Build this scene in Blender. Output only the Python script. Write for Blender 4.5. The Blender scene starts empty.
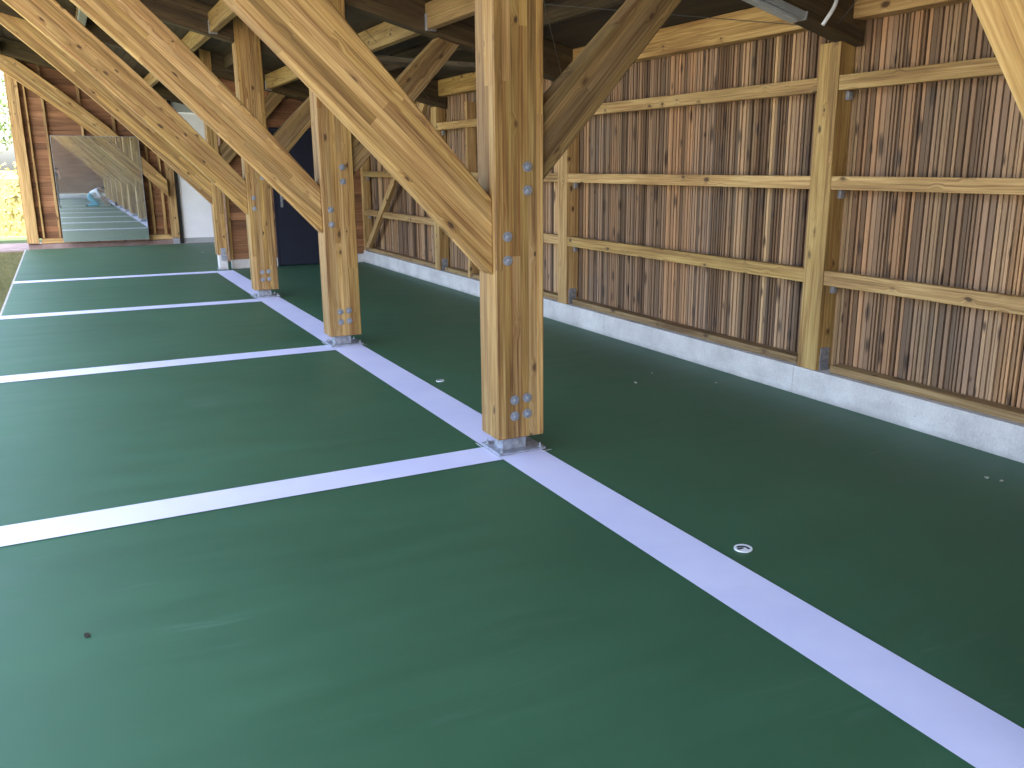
import bpy, bmesh, math, random
from mathutils import Vector, Matrix, noise
random.seed(7)
S = bpy.context.scene
COL = S.collection
V = Vector
R = math.radians

# ------------------------------------------------------------------ materials
class NT:
    def __init__(s, name):
        s.m = bpy.data.materials.new(name); s.m.use_nodes = True
        s.t = s.m.node_tree; s.n = s.t.nodes; s.l = s.t.links
        s.b = s.n['Principled BSDF']
    def add(s, typ, **k):
        n = s.n.new(typ)
        for a, v in k.items(): setattr(n, a, v)
        return n
    def put(s, sock, v):
        if isinstance(v, bpy.types.NodeSocket): s.l.new(v, sock)
        elif v is not None: sock.default_value = v
    def math(s, op, a, b=None, c=None, clamp=False):
        n = s.add('ShaderNodeMath', operation=op, use_clamp=clamp)
        for i, v in enumerate((a, b, c)):
            if v is not None: s.put(n.inputs[i], v)
        return n.outputs[0]
    def vm(s, op, a, b=None, out=0):
        n = s.add('ShaderNodeVectorMath', operation=op)
        s.put(n.inputs[0], a)
        if b is not None: s.put(n.inputs[1], b)
        return n.outputs[out]
    def sep(s, v):
        n = s.add('ShaderNodeSeparateXYZ'); s.put(n.inputs[0], v); return n.outputs
    def comb(s, x, y, z):
        n = s.add('ShaderNodeCombineXYZ')
        for i, v in enumerate((x, y, z)): s.put(n.inputs[i], v)
        return n.outputs[0]
    def noise(s, vec, scale, detail=4, rough=.6, out='Fac', dist=0):
        n = s.add('ShaderNodeTexNoise'); s.put(n.inputs['Vector'], vec)
        n.inputs['Scale'].default_value = scale; n.inputs['Detail'].default_value = detail
        n.inputs['Roughness'].default_value = rough; n.inputs['Distortion'].default_value = dist
        return n.outputs[out]
    def white(s, vec):
        n = s.add('ShaderNodeTexWhiteNoise', noise_dimensions='3D'); s.put(n.inputs['Vector'], vec)
        return n.outputs['Value']
    def voro(s, vec, scale=1, rnd=1):
        n = s.add('ShaderNodeTexVoronoi'); s.put(n.inputs['Vector'], vec)
        n.inputs['Scale'].default_value = scale; n.inputs['Randomness'].default_value = rnd
        return n.outputs['Distance'], n.outputs['Color']
    def ramp(s, f, stops):
        n = s.add('ShaderNodeValToRGB'); s.put(n.inputs[0], f)
        e = n.color_ramp.elements
        while len(e) < len(stops): e.new(.5)
        for i, (p, c) in enumerate(stops):
            e[i].position = p
            e[i].color = (c[0], c[1], c[2], 1) if hasattr(c, '__len__') else (c, c, c, 1)
        return n.outputs[0]
    def mix(s, f, a, b, mode='MIX'):
        n = s.add('ShaderNodeMix', data_type='RGBA', blend_type=mode)
        s.put(n.inputs[0], f)
        for i, v in ((6, a), (7, b)):
            if not isinstance(v, bpy.types.NodeSocket) and len(v) == 3: v = (*v, 1)
            s.put(n.inputs[i], v)
        return n.outputs[2]
    def maprange(s, v, a, b, c=0, d=1):
        n = s.add('ShaderNodeMapRange'); s.put(n.inputs[0], v)
        for i, q in enumerate((a, b, c, d)): s.put(n.inputs[i + 1], q)
        return n.outputs[0]
    def bump(s, h, strength=.3, dist=.005):
        n = s.add('ShaderNodeBump'); n.inputs['Strength'].default_value = strength
        n.inputs['Distance'].default_value = dist; s.put(n.inputs['Height'], h)
        s.l.new(n.outputs[0], s.b.inputs['Normal'])
    def color(s, c): s.put(s.b.inputs['Base Color'], c if isinstance(c, bpy.types.NodeSocket) else (*c, 1))
    def rough(s, r): s.put(s.b.inputs['Roughness'], r)
    def obj(s, rnd=True):
        tc = s.add('ShaderNodeTexCoord').outputs['Object']
        if not rnd: return tc
        r = s.add('ShaderNodeObjectInfo').outputs['Random']
        return s.vm('ADD', tc, s.comb(s.math('MULTIPLY', r, 61.), s.math('MULTIPLY', r, 7.26), s.math('MULTIPLY', r, 9.1)))

def wood(name, pale, mid, dark, lam=(.11, .05), seg=1.3, lamvar=.35, knot=.5, rough=.62, green=.25, grain=1.):
    m = NT(name)
    tc = m.obj(False)
    rnd = m.add('ShaderNodeObjectInfo').outputs['Random']
    x, y, z = m.sep(tc)
    # lamination cells (sawn lamellas glued together, finger joints along the length)
    if lam:
        iy = m.math('FLOOR', m.math('DIVIDE', y, lam[0])); iz = m.math('FLOOR', m.math('DIVIDE', z, lam[1]))
        r1 = m.white(m.comb(iy, iz, m.math('MULTIPLY', rnd, 91.)))
        ix = m.math('FLOOR', m.math('ADD', m.math('DIVIDE', x, seg), m.math('MULTIPLY', r1, 17.)))
        cell = m.white(m.comb(ix, m.math('ADD', iz, m.math('MULTIPLY', rnd, 53.)), iy))
        fz = m.math('FRACT', m.math('DIVIDE', z, lam[1]))
        seam = m.math('LESS_THAN', m.math('MINIMUM', fz, m.math('SUBTRACT', 1., fz)), .03)
    else:
        cell = rnd; seam = None
    off = m.math('MULTIPLY', cell, 40.)
    p = m.vm('ADD', tc, m.comb(off, m.math('MULTIPLY', rnd, 31.), m.math('MULTIPLY', off, .37)))
    # knots
    kd, kc = m.voro(m.vm('MULTIPLY', m.vm('ADD', p, m.vm('MULTIPLY', m.noise(p, 9, 2, .5, 'Color'), (.03, .02, .02))), (5.6, 10.5, 10.5)))
    kr = m.sep(kc)[0]
    size = m.math('MULTIPLY', m.math('GREATER_THAN', kr, 1. - knot), m.maprange(kr, 1. - knot, 1., .09, .26))
    k = m.maprange(kd, size, m.math('MULTIPLY', size, .5), 0, 1)
    halo = m.math('MULTIPLY', m.maprange(kd, .40, .0, 0, 1), m.math('GREATER_THAN', kr, 1. - knot))
    # grain
    warp = m.noise(m.vm('MULTIPLY', p, (1.3, 5, 5)), 1.0, 3, .5)
    gz = m.math('ADD', m.sep(p)[2], m.math('ADD', m.math('MULTIPLY', warp, .022), m.math('MULTIPLY', halo, .03)))
    gp = m.comb(m.sep(p)[0], m.sep(p)[1], gz)
    g1 = m.noise(m.vm('MULTIPLY', gp, (1.5, 45, 70)), 1, 5, .62)
    g2 = m.noise(m.vm('MULTIPLY', gp, (.9, 9, 13)), 1, 3, .5)
    g3 = m.noise(m.vm('MULTIPLY', gp, (3., 160, 260)), 1, 3, .6)
    f = m.math('ADD', m.math('MULTIPLY', g1, .55 * grain), m.math('ADD', m.math('MULTIPLY', g2, .45), m.math('MULTIPLY', g3, .30)))
    f = m.math('SUBTRACT', f, .09)
    c = m.ramp(f, [(.43, dark), (.56, mid), (.69, pale)])
    # lamella tone
    v = m.maprange(cell, 0, 1, 1 - lamvar, 1 + lamvar * .55)
    c = m.mix(1., c, m.comb(v, v, m.math('MULTIPLY', v, m.maprange(m.math('FRACT', m.math('MULTIPLY', cell, 7.3)), 0, 1, .8, 1.1))), 'MULTIPLY')
    # preservative tint in clouds
    streak = m.noise(m.vm('MULTIPLY', gp, (.7, 30, 34)), 1, 3, .6)
    c = m.mix(m.maprange(streak, .56, .68, 0, .55), c, (dark[0] * 1.25, dark[1] * .95, dark[2] * .8))
    if green:
        t = m.noise(m.vm('MULTIPLY', p, (.8, 3, 3)), 1, 3, .6)
        c = m.mix(m.maprange(t, .45, .7, 0, green), c, (mid[0] * .62, mid[1] * .78, mid[2] * .75))
    if seam is not None: c = m.mix(m.math('MULTIPLY', seam, .35), c, (dark[0] * .5, dark[1] * .5, dark[2] * .5))
    c = m.mix(m.math('MULTIPLY', halo, .30), c, dark)
    c = m.mix(m.math('MULTIPLY', k, .9), c, (.055, .022, .009))
    m.color(c)
    m.rough(m.maprange(g1, .3, .7, rough + .08, rough - .06))
    m.bump(m.math('SUBTRACT', m.math('ADD', g1, m.math('MULTIPLY', g3, .4)), m.math('MULTIPLY', k, .6)), .35, .004)
    return m.m

M = {}
M['glulam'] = wood('glulam', (.60, .395, .165), (.42, .242, .082), (.19, .086, .027), lamvar=.26, seg=2.1, knot=.5, green=.2)
M['timber'] = wood('timber', (.62, .415, .18), (.44, .262, .095), (.21, .105, .036), lam=None, lamvar=.22, knot=.6, green=.15)
M['purlin'] = wood('purlin_wood', (.40, .27, .12), (.28, .175, .07), (.15, .08, .028), lam=None, lamvar=.25, knot=.5, green=.2)  # timber darkened for the shade under the roof; also the darker brown sole plates
M['shaded'] = wood('shaded_glulam', (.40, .27, .13), (.27, .165, .07), (.14, .075, .028), knot=.5, seg=2.1, green=.2)  # darker copy of the glulam, colours in the shade on the right braces
M['roofwood'] = wood('roofwood', (.09, .058, .03), (.055, .034, .016), (.028, .015, .007), lam=None, lamvar=.3, knot=.4, rough=.75)  # wood colour lowered to carry the shade below the roof
M['rafterwood'] = wood('rafterwood', (.11, .072, .035), (.07, .043, .018), (.033, .018, .007), knot=.4, rough=.7)  # rafter colour darkened to hold the roof shade

def slats_mat():
    m = NT('slat_wood'); tc = m.obj(False)
    a = m.add('ShaderNodeAttribute', attribute_name='board').outputs['Fac']
    b = m.add('ShaderNodeAttribute', attribute_name='slat').outputs['Fac']
    x, y, z = m.sep(tc)
    base = m.ramp(a, [(0, (0.155, 0.085, 0.045)), (.13, (0.253, 0.149, 0.085)), (.30, (0.303, 0.181, 0.106)), (.46, (0.366, 0.226, 0.127)), (.6, (0.331, 0.181, 0.093)), (.72, (0.267, 0.163, 0.101)), (.85, (0.464, 0.293, 0.154)), (.93, (0.394, 0.219, 0.106))])
    base.node.color_ramp.interpolation = 'CONSTANT'
    p = m.comb(m.math('ADD', x, m.math('MULTIPLY', a, 13.)), m.math('ADD', y, m.math('MULTIPLY', a, 5.)), m.math('ADD', z, m.math('MULTIPLY', a, 31.)))
    q = m.comb(m.sep(p)[0], m.sep(p)[1], m.math('ADD', m.sep(p)[2], m.math('MULTIPLY', b, .35)))
    g = m.noise(m.vm('MULTIPLY', q, (60, 130, 1.9)), 1, 5, .75)
    big = m.noise(m.vm('MULTIPLY', q, (3, 10, .9)), 1, 3, .6)
    sv = m.maprange(b, 0, 1, .42, 1.45)
    f = m.math('MULTIPLY', sv, m.math('ADD', .36, m.math('ADD', m.math('MULTIPLY', g, .95), m.math('MULTIPLY', big, .45))))
    c = m.mix(1, base, m.comb(f, f, f), 'MULTIPLY')
    kd, kc = m.voro(m.vm('MULTIPLY', m.comb(m.sep(p)[1], m.sep(p)[2], 0.), (6.5, 2.4, 0)))
    kd.node.voronoi_dimensions = '2D'
    kr = m.sep(kc)[0]
    size = m.maprange(kr, .2, 1., .03, .26)
    edge = m.math('ADD', kd, m.math('MULTIPLY', m.math('SUBTRACT', g, .5), .35))
    k = m.maprange(edge, size, m.math('MULTIPLY', size, .35), 0, 1)
    c = m.mix(m.math('MULTIPLY', k, .85), c, (.045, .024, .015))
    grey = m.noise(tc, 1.3, 3, .6)
    c = m.mix(m.maprange(grey, .45, .75, 0, .3), c, (.17, .15, .135))
    m.color(c); m.rough(.8); m.bump(g, .4, .003)
    return m.m
M['slats'] = slats_mat()

def plankmat(name, cols, axis=0, rough=.75):
    # horizontal boards: a per-board attribute plus grain along the length
    m = NT(name); tc = m.obj(False)
    a = m.add('ShaderNodeAttribute', attribute_name='board').outputs['Fac']
    x, y, z = m.sep(tc)
    L, W = (x, z) if axis == 0 else (y, x)
    p = m.comb(m.math('ADD', L, m.math('MULTIPLY', a, 37.)), m.math('MULTIPLY', a, 11.), W)
    g = m.noise(m.vm('MULTIPLY', p, (1.6, 1, 60)), 1, 5, .6)
    h = m.noise(m.vm('MULTIPLY', p, (.9, 1, 7)), 1, 3, .6)
    c = m.ramp(m.math('ADD', m.math('MULTIPLY', g, .5), m.math('MULTIPLY', h, .5)), [(.33, cols[0]), (.52, cols[1]), (.72, cols[2])])
    v = m.maprange(a, 0, 1, .62, 1.3)
    c = m.mix(1, c, m.comb(v, v, v), 'MULTIPLY')
    kd, kc = m.voro(m.vm('MULTIPLY', p, (3, 1, 9)))
    k = m.maprange(kd, .16, .07, 0, 1)
    c = m.mix(m.math('MULTIPLY', k, m.math('MULTIPLY', .7, m.math('GREATER_THAN', m.sep(kc)[0], .55))), c, (.03, .015, .01))
    m.color(c); m.rough(rough); m.bump(g, .35, .004)
    return m.m
M['cladding'] = plankmat('red_cladding', [(.13, .052, .022), (.28, .125, .055), (.46, .235, .12)])
M['deck'] = plankmat('roof_boards', [(.018, .011, .005), (.036, .022, .010), (.06, .038, .018)], axis=1)  # board colour darkened; the shade under the roof is part of it

def court_mat():
    m = NT('court_paint'); tc = m.obj(False)
    n1 = m.noise(tc, .55, 5, .6); n2 = m.noise(m.vm('MULTIPLY', tc, (.9, 5, 1)), 1, 5, .65)
    n3 = m.noise(tc, 420, 2, .5); n4 = m.noise(tc, 38, 4, .6)
    c = m.ramp(m.math('ADD', m.math('MULTIPLY', n1, .6), m.math('MULTIPLY', n2, .4)), [(.34, (.026, .093, .045)), (.52, (.033, .113, .055)), (.7, (.042, .136, .067))])
    # dusty scuffs, worn along the length of the hall
    w = m.noise(tc, .8, 3, .5, 'Color')
    pv = m.vm('ADD', tc, m.vm('MULTIPLY', w, (.35, .35, .35)))
    s = m.noise(m.vm('MULTIPLY', pv, (1.6, 14, 1)), 1, 6, .72)
    patch = m.maprange(m.noise(tc, .45, 2, .5), .48, .66, 0, 1)
    sc = m.math('MULTIPLY', m.maprange(s, .57, .8, 0, 1), patch)
    c = m.mix(m.math('MULTIPLY', sc, .42), c, (.22, .30, .27))
    # sparse pale and dark specks
    kd, kc = m.voro(tc, 3.1); r, g, b = m.sep(kc)
    sp = m.math('MULTIPLY', m.math('LESS_THAN', kd, m.maprange(g, 0, 1, .006, .022)), m.math('GREATER_THAN', r, .55))
    c = m.mix(m.math('MULTIPLY', sp, .7), c, m.mix(m.math('GREATER_THAN', b, .55), (.010, .02, .015), (.30, .36, .33)))
    m.color(c)
    m.rough(m.math('ADD', m.maprange(n2, .3, .7, .50, .60), m.math('MULTIPLY', sc, .12)))
    m.b.inputs['Specular IOR Level'].default_value = .6
    m.bump(m.math('ADD', m.math('MULTIPLY', n3, .5), m.math('MULTIPLY', n4, .5)), .22, .0018)
    return m.m
M['court'] = court_mat()

def simple(name, c, rough=.5, metal=0, var=.1, scale=6, bump=0, dark=None):
    m = NT(name); tc = m.obj(False)
    n = m.noise(tc, scale, 5, .6)
    d = dark or tuple(v * (1 - var) for v in c)
    m.color(m.mix(m.maprange(n, .35, .65), d, tuple(min(1, v * (1 + var * .5)) for v in c)))
    m.rough(m.maprange(n, .3, .7, rough + .05, rough - .05)); m.b.inputs['Metallic'].default_value = metal
    if bump: m.bump(m.noise(tc, scale * 8, 4, .7), bump, .003)
    return m.m
def line_mat():
    m = NT('line_paint'); tc = m.obj(False)
    n = m.noise(tc, 2.2, 5, .6); s = m.noise(m.vm('MULTIPLY', tc, (3, 11, 1)), 1, 6, .7)
    c = m.mix(m.maprange(n, .35, .65), (.70, .70, .93), (.76, .76, .97))
    c = m.mix(m.maprange(s, .6, .85, 0, .35), c, (.58, .55, .64))
    kd, kc = m.voro(tc, 4.3)
    c = m.mix(m.math('MULTIPLY', m.math('LESS_THAN', kd, .016), .6), c, (.2, .2, .2))
    m.color(c); m.rough(.5); m.bump(m.noise(tc, 300, 2), .15, .001)
    return m.m
M['line'] = line_mat()
def conc_mat():
    m = NT('concrete'); tc = m.obj(False)
    n = m.noise(tc, 3, 6, .65); f = m.noise(tc, 60, 4, .7); big = m.noise(m.vm('MULTIPLY', tc, (1, .7, 3)), 1, 4, .6)
    c = m.ramp(m.math('ADD', m.math('MULTIPLY', n, .6), m.math('MULTIPLY', f, .4)), [(.36, (.48, .45, .44)), (.5, (.62, .585, .575)), (.64, (.74, .70, .68))])
    c = m.mix(m.maprange(big, .5, .68, 0, .4), c, (.33, .31, .30))
    z = m.sep(tc)[2]
    dirt = m.math('MULTIPLY', m.maprange(m.math('ADD', z, m.math('MULTIPLY', m.noise(tc, 5, 5, .7), .09)), .085, .03, 0, 1), .5)
    c = m.mix(dirt, c, (.20, .20, .17))
    kd, kc = m.voro(tc, 26); 
    pit = m.math('MULTIPLY', m.math('LESS_THAN', kd, .16), m.math('GREATER_THAN', m.sep(kc)[0], .72))
    c = m.mix(m.math('MULTIPLY', pit, .5), c, (.17, .16, .16))
    m.color(c); m.rough(.85); m.bump(m.math('SUBTRACT', f, pit), .5, .004)
    return m.m
M['concrete'] = conc_mat()
M['zinc'] = simple('galvanised_steel', (.42, .44, .50), .42, .6, .35, 40)
M['plate'] = simple('galvanised_plate', (.36, .38, .44), .45, .35, .35, 30)
M['navy'] = simple('navy_door_paint', (.012, .016, .035), .45, 0, .15, 3)
M['white'] = simple('white_panel_paint', (.90, .89, .92), .45, 0, .05, 2)
M['greyp'] = simple('grey_panel', (.36, .38, .38), .6, 0, .12, 3)
M['felt'] = simple('dark_wall_felt', (.02, .015, .012), .9)
M['rod'] = simple('dark_rod', (.12, .12, .12), .5, .5)
M['black'] = simple('black_edge', (.012, .012, .014), .5)
M['lampgrey'] = simple('lamp_plastic', (.27, .28, .29), .4, 0, .12, 12)
M['lampwhite'] = simple('lamp_cover', (.36, .37, .38), .35, 0, .08, 9)
M['capwhite'] = simple('cap_plastic', (.82, .83, .86), .4, 0, .05, 30)
M['chip'] = simple('wood_chip', (.5, .5, .42), .8, 0, .3, 60)
M['chipdark'] = simple('dry_leaf', (.025, .018, .012), .9, 0, .3, 60)
M['roofsheet'] = simple('roof_sheet', (.14, .14, .15), .5, .3, .1, 2)
M['shirt'] = simple('white_shirt', (.72, .73, .80), .9, 0, .1, 12)
M['teal'] = simple('teal_trousers', (.13, .40, .50), .9, 0, .15, 12)
M['darkcloth'] = simple('dark_cloth', (.03, .035, .055), .9, 0, .2, 12)
M['skin'] = simple('skin', (.50, .29, .20), .55, 0, .08, 12)
M['hair'] = simple('hair', (.03, .02, .014), .7, 0, .3, 80)
M['shoe'] = simple('shoe_leather', (.03, .025, .022), .5, 0, .2, 20)
def mirror_mat():
    m = NT('mirror_silver'); tc = m.obj(False)
    m.color((.84, .88, .86)); m.b.inputs['Metallic'].default_value = 1
    m.rough(m.maprange(m.noise(tc, 3, 4), .4, .7, .012, .03))
    df = m.add('ShaderNodeBsdfDiffuse'); df.inputs[0].default_value = (.8, .82, .82, 1)
    mx = m.add('ShaderNodeMixShader'); m.put(mx.inputs[0], m.maprange(m.noise(tc, 2.2, 5), .3, .7, .04, .11))
    m.l.new(m.b.outputs[0], mx.inputs[1]); m.l.new(df.outputs[0], mx.inputs[2]); m.l.new(mx.outputs[0], m.n['Material Output'].inputs[0])
    return m.m
M['mirror'] = mirror_mat()
def ground_mat(name, stops, s1, s2, bump=.5):
    m = NT(name); tc = m.obj(False)
    n = m.noise(tc, s1, 5, .65); f = m.noise(tc, s2, 5, .75)
    m.color(m.ramp(m.math('ADD', m.math('MULTIPLY', n, .5), m.math('MULTIPLY', f, .5)), stops))
    m.rough(.95); m.bump(f, bump, .02)
    return m.m
M['lawn'] = ground_mat('lawn', [(.35, (.075, .085, .03)), (.5, (.12, .14, .05)), (.65, (.2, .19, .09))], .8, 30)
M['lawnsun'] = ground_mat('sun_toned_lawn', [(.35, (.022, .042, .012)), (.5, (.036, .064, .018)), (.65, (.06, .085, .03))], .8, 30)  # lawn copy with its colour turned down against the full sun there
M['soil'] = ground_mat('soil', [(.35, (.09, .065, .04)), (.5, (.14, .12, .06)), (.65, (.2, .17, .11))], 2, 50)
M['gravel'] = ground_mat('pink_gravel', [(.35, (.17, .12, .11)), (.5, (.28, .20, .185)), (.66, (.40, .31, .29))], 3, 90)
M['bounce_yard'] = ground_mat('bounce_yard_gravel', [(.35, (.21, .19, .16)), (.5, (.28, .255, .22)), (.65, (.35, .32, .28))], 1, 60)  # pale ground for the added yard that reflects light
M['field'] = ground_mat('dry_field', [(.35, (.25, .21, .06)), (.5, (.36, .31, .10)), (.65, (.45, .38, .15))], .15, 5)
def leaf_mat(name, a, b, trans=.35):
    m = NT(name); tc = m.obj(False)
    
    c = m.ramp(m.noise(tc, 7, 3, .7), [(.35, a), (.65, b)])
    m.color(c); m.rough(.6)
    tr = m.add('ShaderNodeBsdfTranslucent'); m.l.new(c, tr.inputs[0])
    mx = m.add('ShaderNodeMixShader'); mx.inputs[0].default_value = trans
    m.l.new(m.b.outputs[0], mx.inputs[1]); m.l.new(tr.outputs[0], mx.inputs[2])
    m.l.new(mx.outputs[0], m.n['Material Output'].inputs[0])
    return m.m
M['leaf'] = leaf_mat('leaves', (.035, .065, .015), (.08, .12, .03))
M['hedge'] = leaf_mat('hedge_leaves', (.20, .175, .055), (.34, .29, .11), .4)
M['grassblade'] = leaf_mat('grass_blades', (.13, .14, .05), (.27, .24, .11), .3)
M['bark'] = simple('bark', (.12, .085, .055), .9, 0, .3, 10, .5)

# ------------------------------------------------------------------ objects
W = {}          # world matrix of every object made here (so children can be placed in world space)
def link(name, data, Mw, parent=None, mat=None, label=None, cat=None, group=None, kind=None):
    o = bpy.data.objects.new(name, data); COL.objects.link(o)
    W[o.name] = Mw.copy()
    if parent is not None:
        o.parent = parent; o.matrix_local = W[parent.name].inverted() @ Mw
    else: o.matrix_local = Mw
    if mat is not None and data is not None: data.materials.append(mat)
    for k, v in (('label', label), ('category', cat), ('group', group), ('kind', kind)):
        if v: o[k] = v
    return o
def thing(name, loc, label, cat, group=None, kind=None):
    return link(name, None, Matrix.Translation(loc), None, None, label, cat, group, kind)
def mesh_from(bm, name, Mw=None):
    if Mw is not None: bmesh.ops.transform(bm, matrix=Mw.inverted(), verts=bm.verts)
    bmesh.ops.recalc_face_normals(bm, faces=bm.faces)
    me = bpy.data.meshes.new(name); bm.to_mesh(me); bm.free(); return me
def frame_of(origin, xdir, ydir=V((0, 1, 0))):
    X = V(xdir).normalized(); Y = V(ydir); Z = X.cross(Y).normalized(); Y = Z.cross(X).normalized()
    m = Matrix((X, Y, Z)).transposed().to_4x4(); m.translation = V(origin); return m
def bevel(bm, w, seg=1):
    if w: bmesh.ops.bevel(bm, geom=bm.edges[:], offset=w, segments=seg, affect='EDGES', clamp_overlap=True)
def solid(name, poly, ext, Mw, mat, parent=None, bev=.004, **k):
    """polygon (world points) pushed along ext; mesh kept in the frame Mw (local X = grain)"""
    bm = bmesh.new(); poly = [V(p) for p in poly]; ext = V(ext)
    a = [bm.verts.new(p) for p in poly]; b = [bm.verts.new(p + ext) for p in poly]
    bm.faces.new(a); bm.faces.new(b[::-1])
    n = len(a)
    for i in range(n): bm.faces.new((a[i], b[i], b[(i + 1) % n], a[(i + 1) % n]))
    bmesh.ops.recalc_face_normals(bm, faces=bm.faces)
    bevel(bm, bev)
    return link(name, mesh_from(bm, name, Mw), Mw, parent, mat, **k)
def addbox(bm, lo, hi):
    vs = [bm.verts.new((x, y, z)) for x in (lo[0], hi[0]) for y in (lo[1], hi[1]) for z in (lo[2], hi[2])]
    fs = [(0, 1, 3, 2), (4, 6, 7, 5), (0, 4, 5, 1), (2, 3, 7, 6), (0, 2, 6, 4), (1, 5, 7, 3)]
    return [bm.faces.new([vs[i] for i in f]) for f in fs]
def box(name, lo, hi, mat, parent=None, axis='x', bev=.004, **k):
    """axis-aligned timber; axis = direction of its grain"""
    lo, hi = V(lo), V(hi)
    d = {'x': (1, 0, 0), 'y': (0, 1, 0), 'z': (0, 0, 1)}[axis]
    Mw = frame_of(lo, d, (1, 0, 0) if axis == 'y' else (0, 1, 0))
    bm = bmesh.new(); addbox(bm, lo, hi)
    bmesh.ops.recalc_face_normals(bm, faces=bm.faces); bevel(bm, bev)
    return link(name, mesh_from(bm, name, Mw), Mw, parent, mat, **k)
def tube(bm, pts, rad, seg=8, cap=True):
    rings = []
    for i, p in enumerate(pts):
        d = (V(pts[min(i + 1, len(pts) - 1)]) - V(pts[max(i - 1, 0)])).normalized()
        u = d.orthogonal().normalized() if not rings else (u - d * u.dot(d)).normalized()
        w = d.cross(u); r = rad[i] if hasattr(rad, '__len__') else rad
        rings.append([bm.verts.new(V(p) + (u * math.cos(t) + w * math.sin(t)) * r) for t in [2 * math.pi * j / seg for j in range(seg)]])
    for a, b in zip(rings, rings[1:]):
        for j in range(seg): bm.faces.new((a[j], a[(j + 1) % seg], b[(j + 1) % seg], b[j]))
    if cap: bm.faces.new(rings[0][::-1]); bm.faces.new(rings[-1])
def smooth(o):
    for p in o.data.polygons: p.use_smooth = True
    return o
def kids(o): return [c for c in COL.objects if c.parent == o]
def dup(o, loc, parent=None, **props):
    c = o.copy(); COL.objects.link(c)
    if parent is None: c.location = loc
    else: c.parent = parent
    for ch in kids(o): dup(ch, None, c)
    for k, v in props.items(): c[k] = v
    return c

# ------------------------------------------------------------------ dimensions
XP0, XP1 = 2.038, 2.336           # post row
XW = 4.60                        # face of the plinth
FY = [-10.06, -6.47, -2.88, .755, 4.29, 7.87, 11.45, 14.93]
YEND, YREAR = 21.0, -13.6
def RB(x): return 2.39 + .25 * (4.77 - x)       # underside of the rafters
RD = .34                                          # rafter depth
XL = -1.35                                        # eave

# ------------------------------------------------------------------ setting
def plane(name, x0, x1, y0, y1, z, mat, kind='structure', nx=1, ny=1, **k):
    bm = bmesh.new()
    g = [[bm.verts.new((x0 + (x1 - x0) * i / nx, y0 + (y1 - y0) * j / ny, z)) for j in range(ny + 1)] for i in range(nx + 1)]
    for i in range(nx):
        for j in range(ny): bm.faces.new((g[i][j], g[i + 1][j], g[i + 1][j + 1], g[i][j + 1]))
    return link(name, mesh_from(bm, name), Matrix(), None, mat, kind=kind, **k)
plane('ground', -600, 600, -600, 600, -.06, M['field'])
plane('grass_verge', -60, 40, -60, 22.9, -.05, M['lawn'])
plane('lawn', -60, 40, 22.9, 25.6, -.05, M['lawnsun'])
bm = bmesh.new(); addbox(bm, (-.745, YREAR, -.2), (XW + .3, 20.70, 0)); 
link('court', mesh_from(bm, 'court'), Matrix(), None, M['court'], kind='structure')
bm = bmesh.new(); addbox(bm, (-.77, YREAR, -.2), (-.745, 20.725, -.004)); addbox(bm, (-.745, 20.70, -.2), (4.4, 20.725, -.004))
link('kerb', mesh_from(bm, 'kerb'), Matrix(), None, M['concrete'], kind='structure')
bm = bmesh.new(); addbox(bm, (-14, 20.725, -.2), (4.8, 22.9, -.02))
link('path', mesh_from(bm, 'path'), Matrix(), None, M['gravel'], kind='structure')
plane('bounce_yard', -40, -1.6, -40, 9.5, -.04, M['bounce_yard'])  # added unseen ground, pale to bounce warm light into the shelter
plane('court_line', 2.045, 2.325, YREAR + .02, 14.86, .004, M['line'])
for y in (14.74, 11.26, 7.87, 4.37, .84, -2.75, -6.33, -9.92):
    plane('court_line', -.745, 2.043, y - .13, y + .13, .004, M['line'])

# ------------------------------------------------------------------ timber frames
def hexbolt(parent, c, n, r=.0215, name='bolt'):
    bm = bmesh.new(); c = V(c); n = V(n)
    tube(bm, [c, c + n * .004], r * 1.3, 18)
    tube(bm, [c + n * .004, c + n * .015], r * .62, 6)
    tube(bm, [c + n * .015, c + n * .024], r * .32, 8)
    return link(name, mesh_from(bm, name, Matrix.Translation(c)), Matrix.Translation(c), parent, M['zinc'])
def arch_brace(t, xa, y, z0, dz, th, a=1.078, b=.037):
    low = lambda d: z0 + a * d - b * d * d
    wd = lambda d: dz - .075 * max(0, 1 - d)
    def hit(off):
        d = 0
        while low(d) + (wd(d) if off else 0) < RB(xa - d): d += .002
        return d
    dl, du = hit(0), hit(dz); n = 10
    lo = [(xa - dl * k / n, y, low(dl * k / n)) for k in range(n + 1)]
    up = [(xa - du * k / n, y, low(du * k / n) + wd(du * k / n)) for k in range(n, -1, -1)]
    return solid('brace', lo + up, (0, th, 0), frame_of(lo[0], V(lo[-1]) - V(lo[0])), M['glulam'], t, .006)
GF = 'timber frames standing along the painted line'
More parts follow.
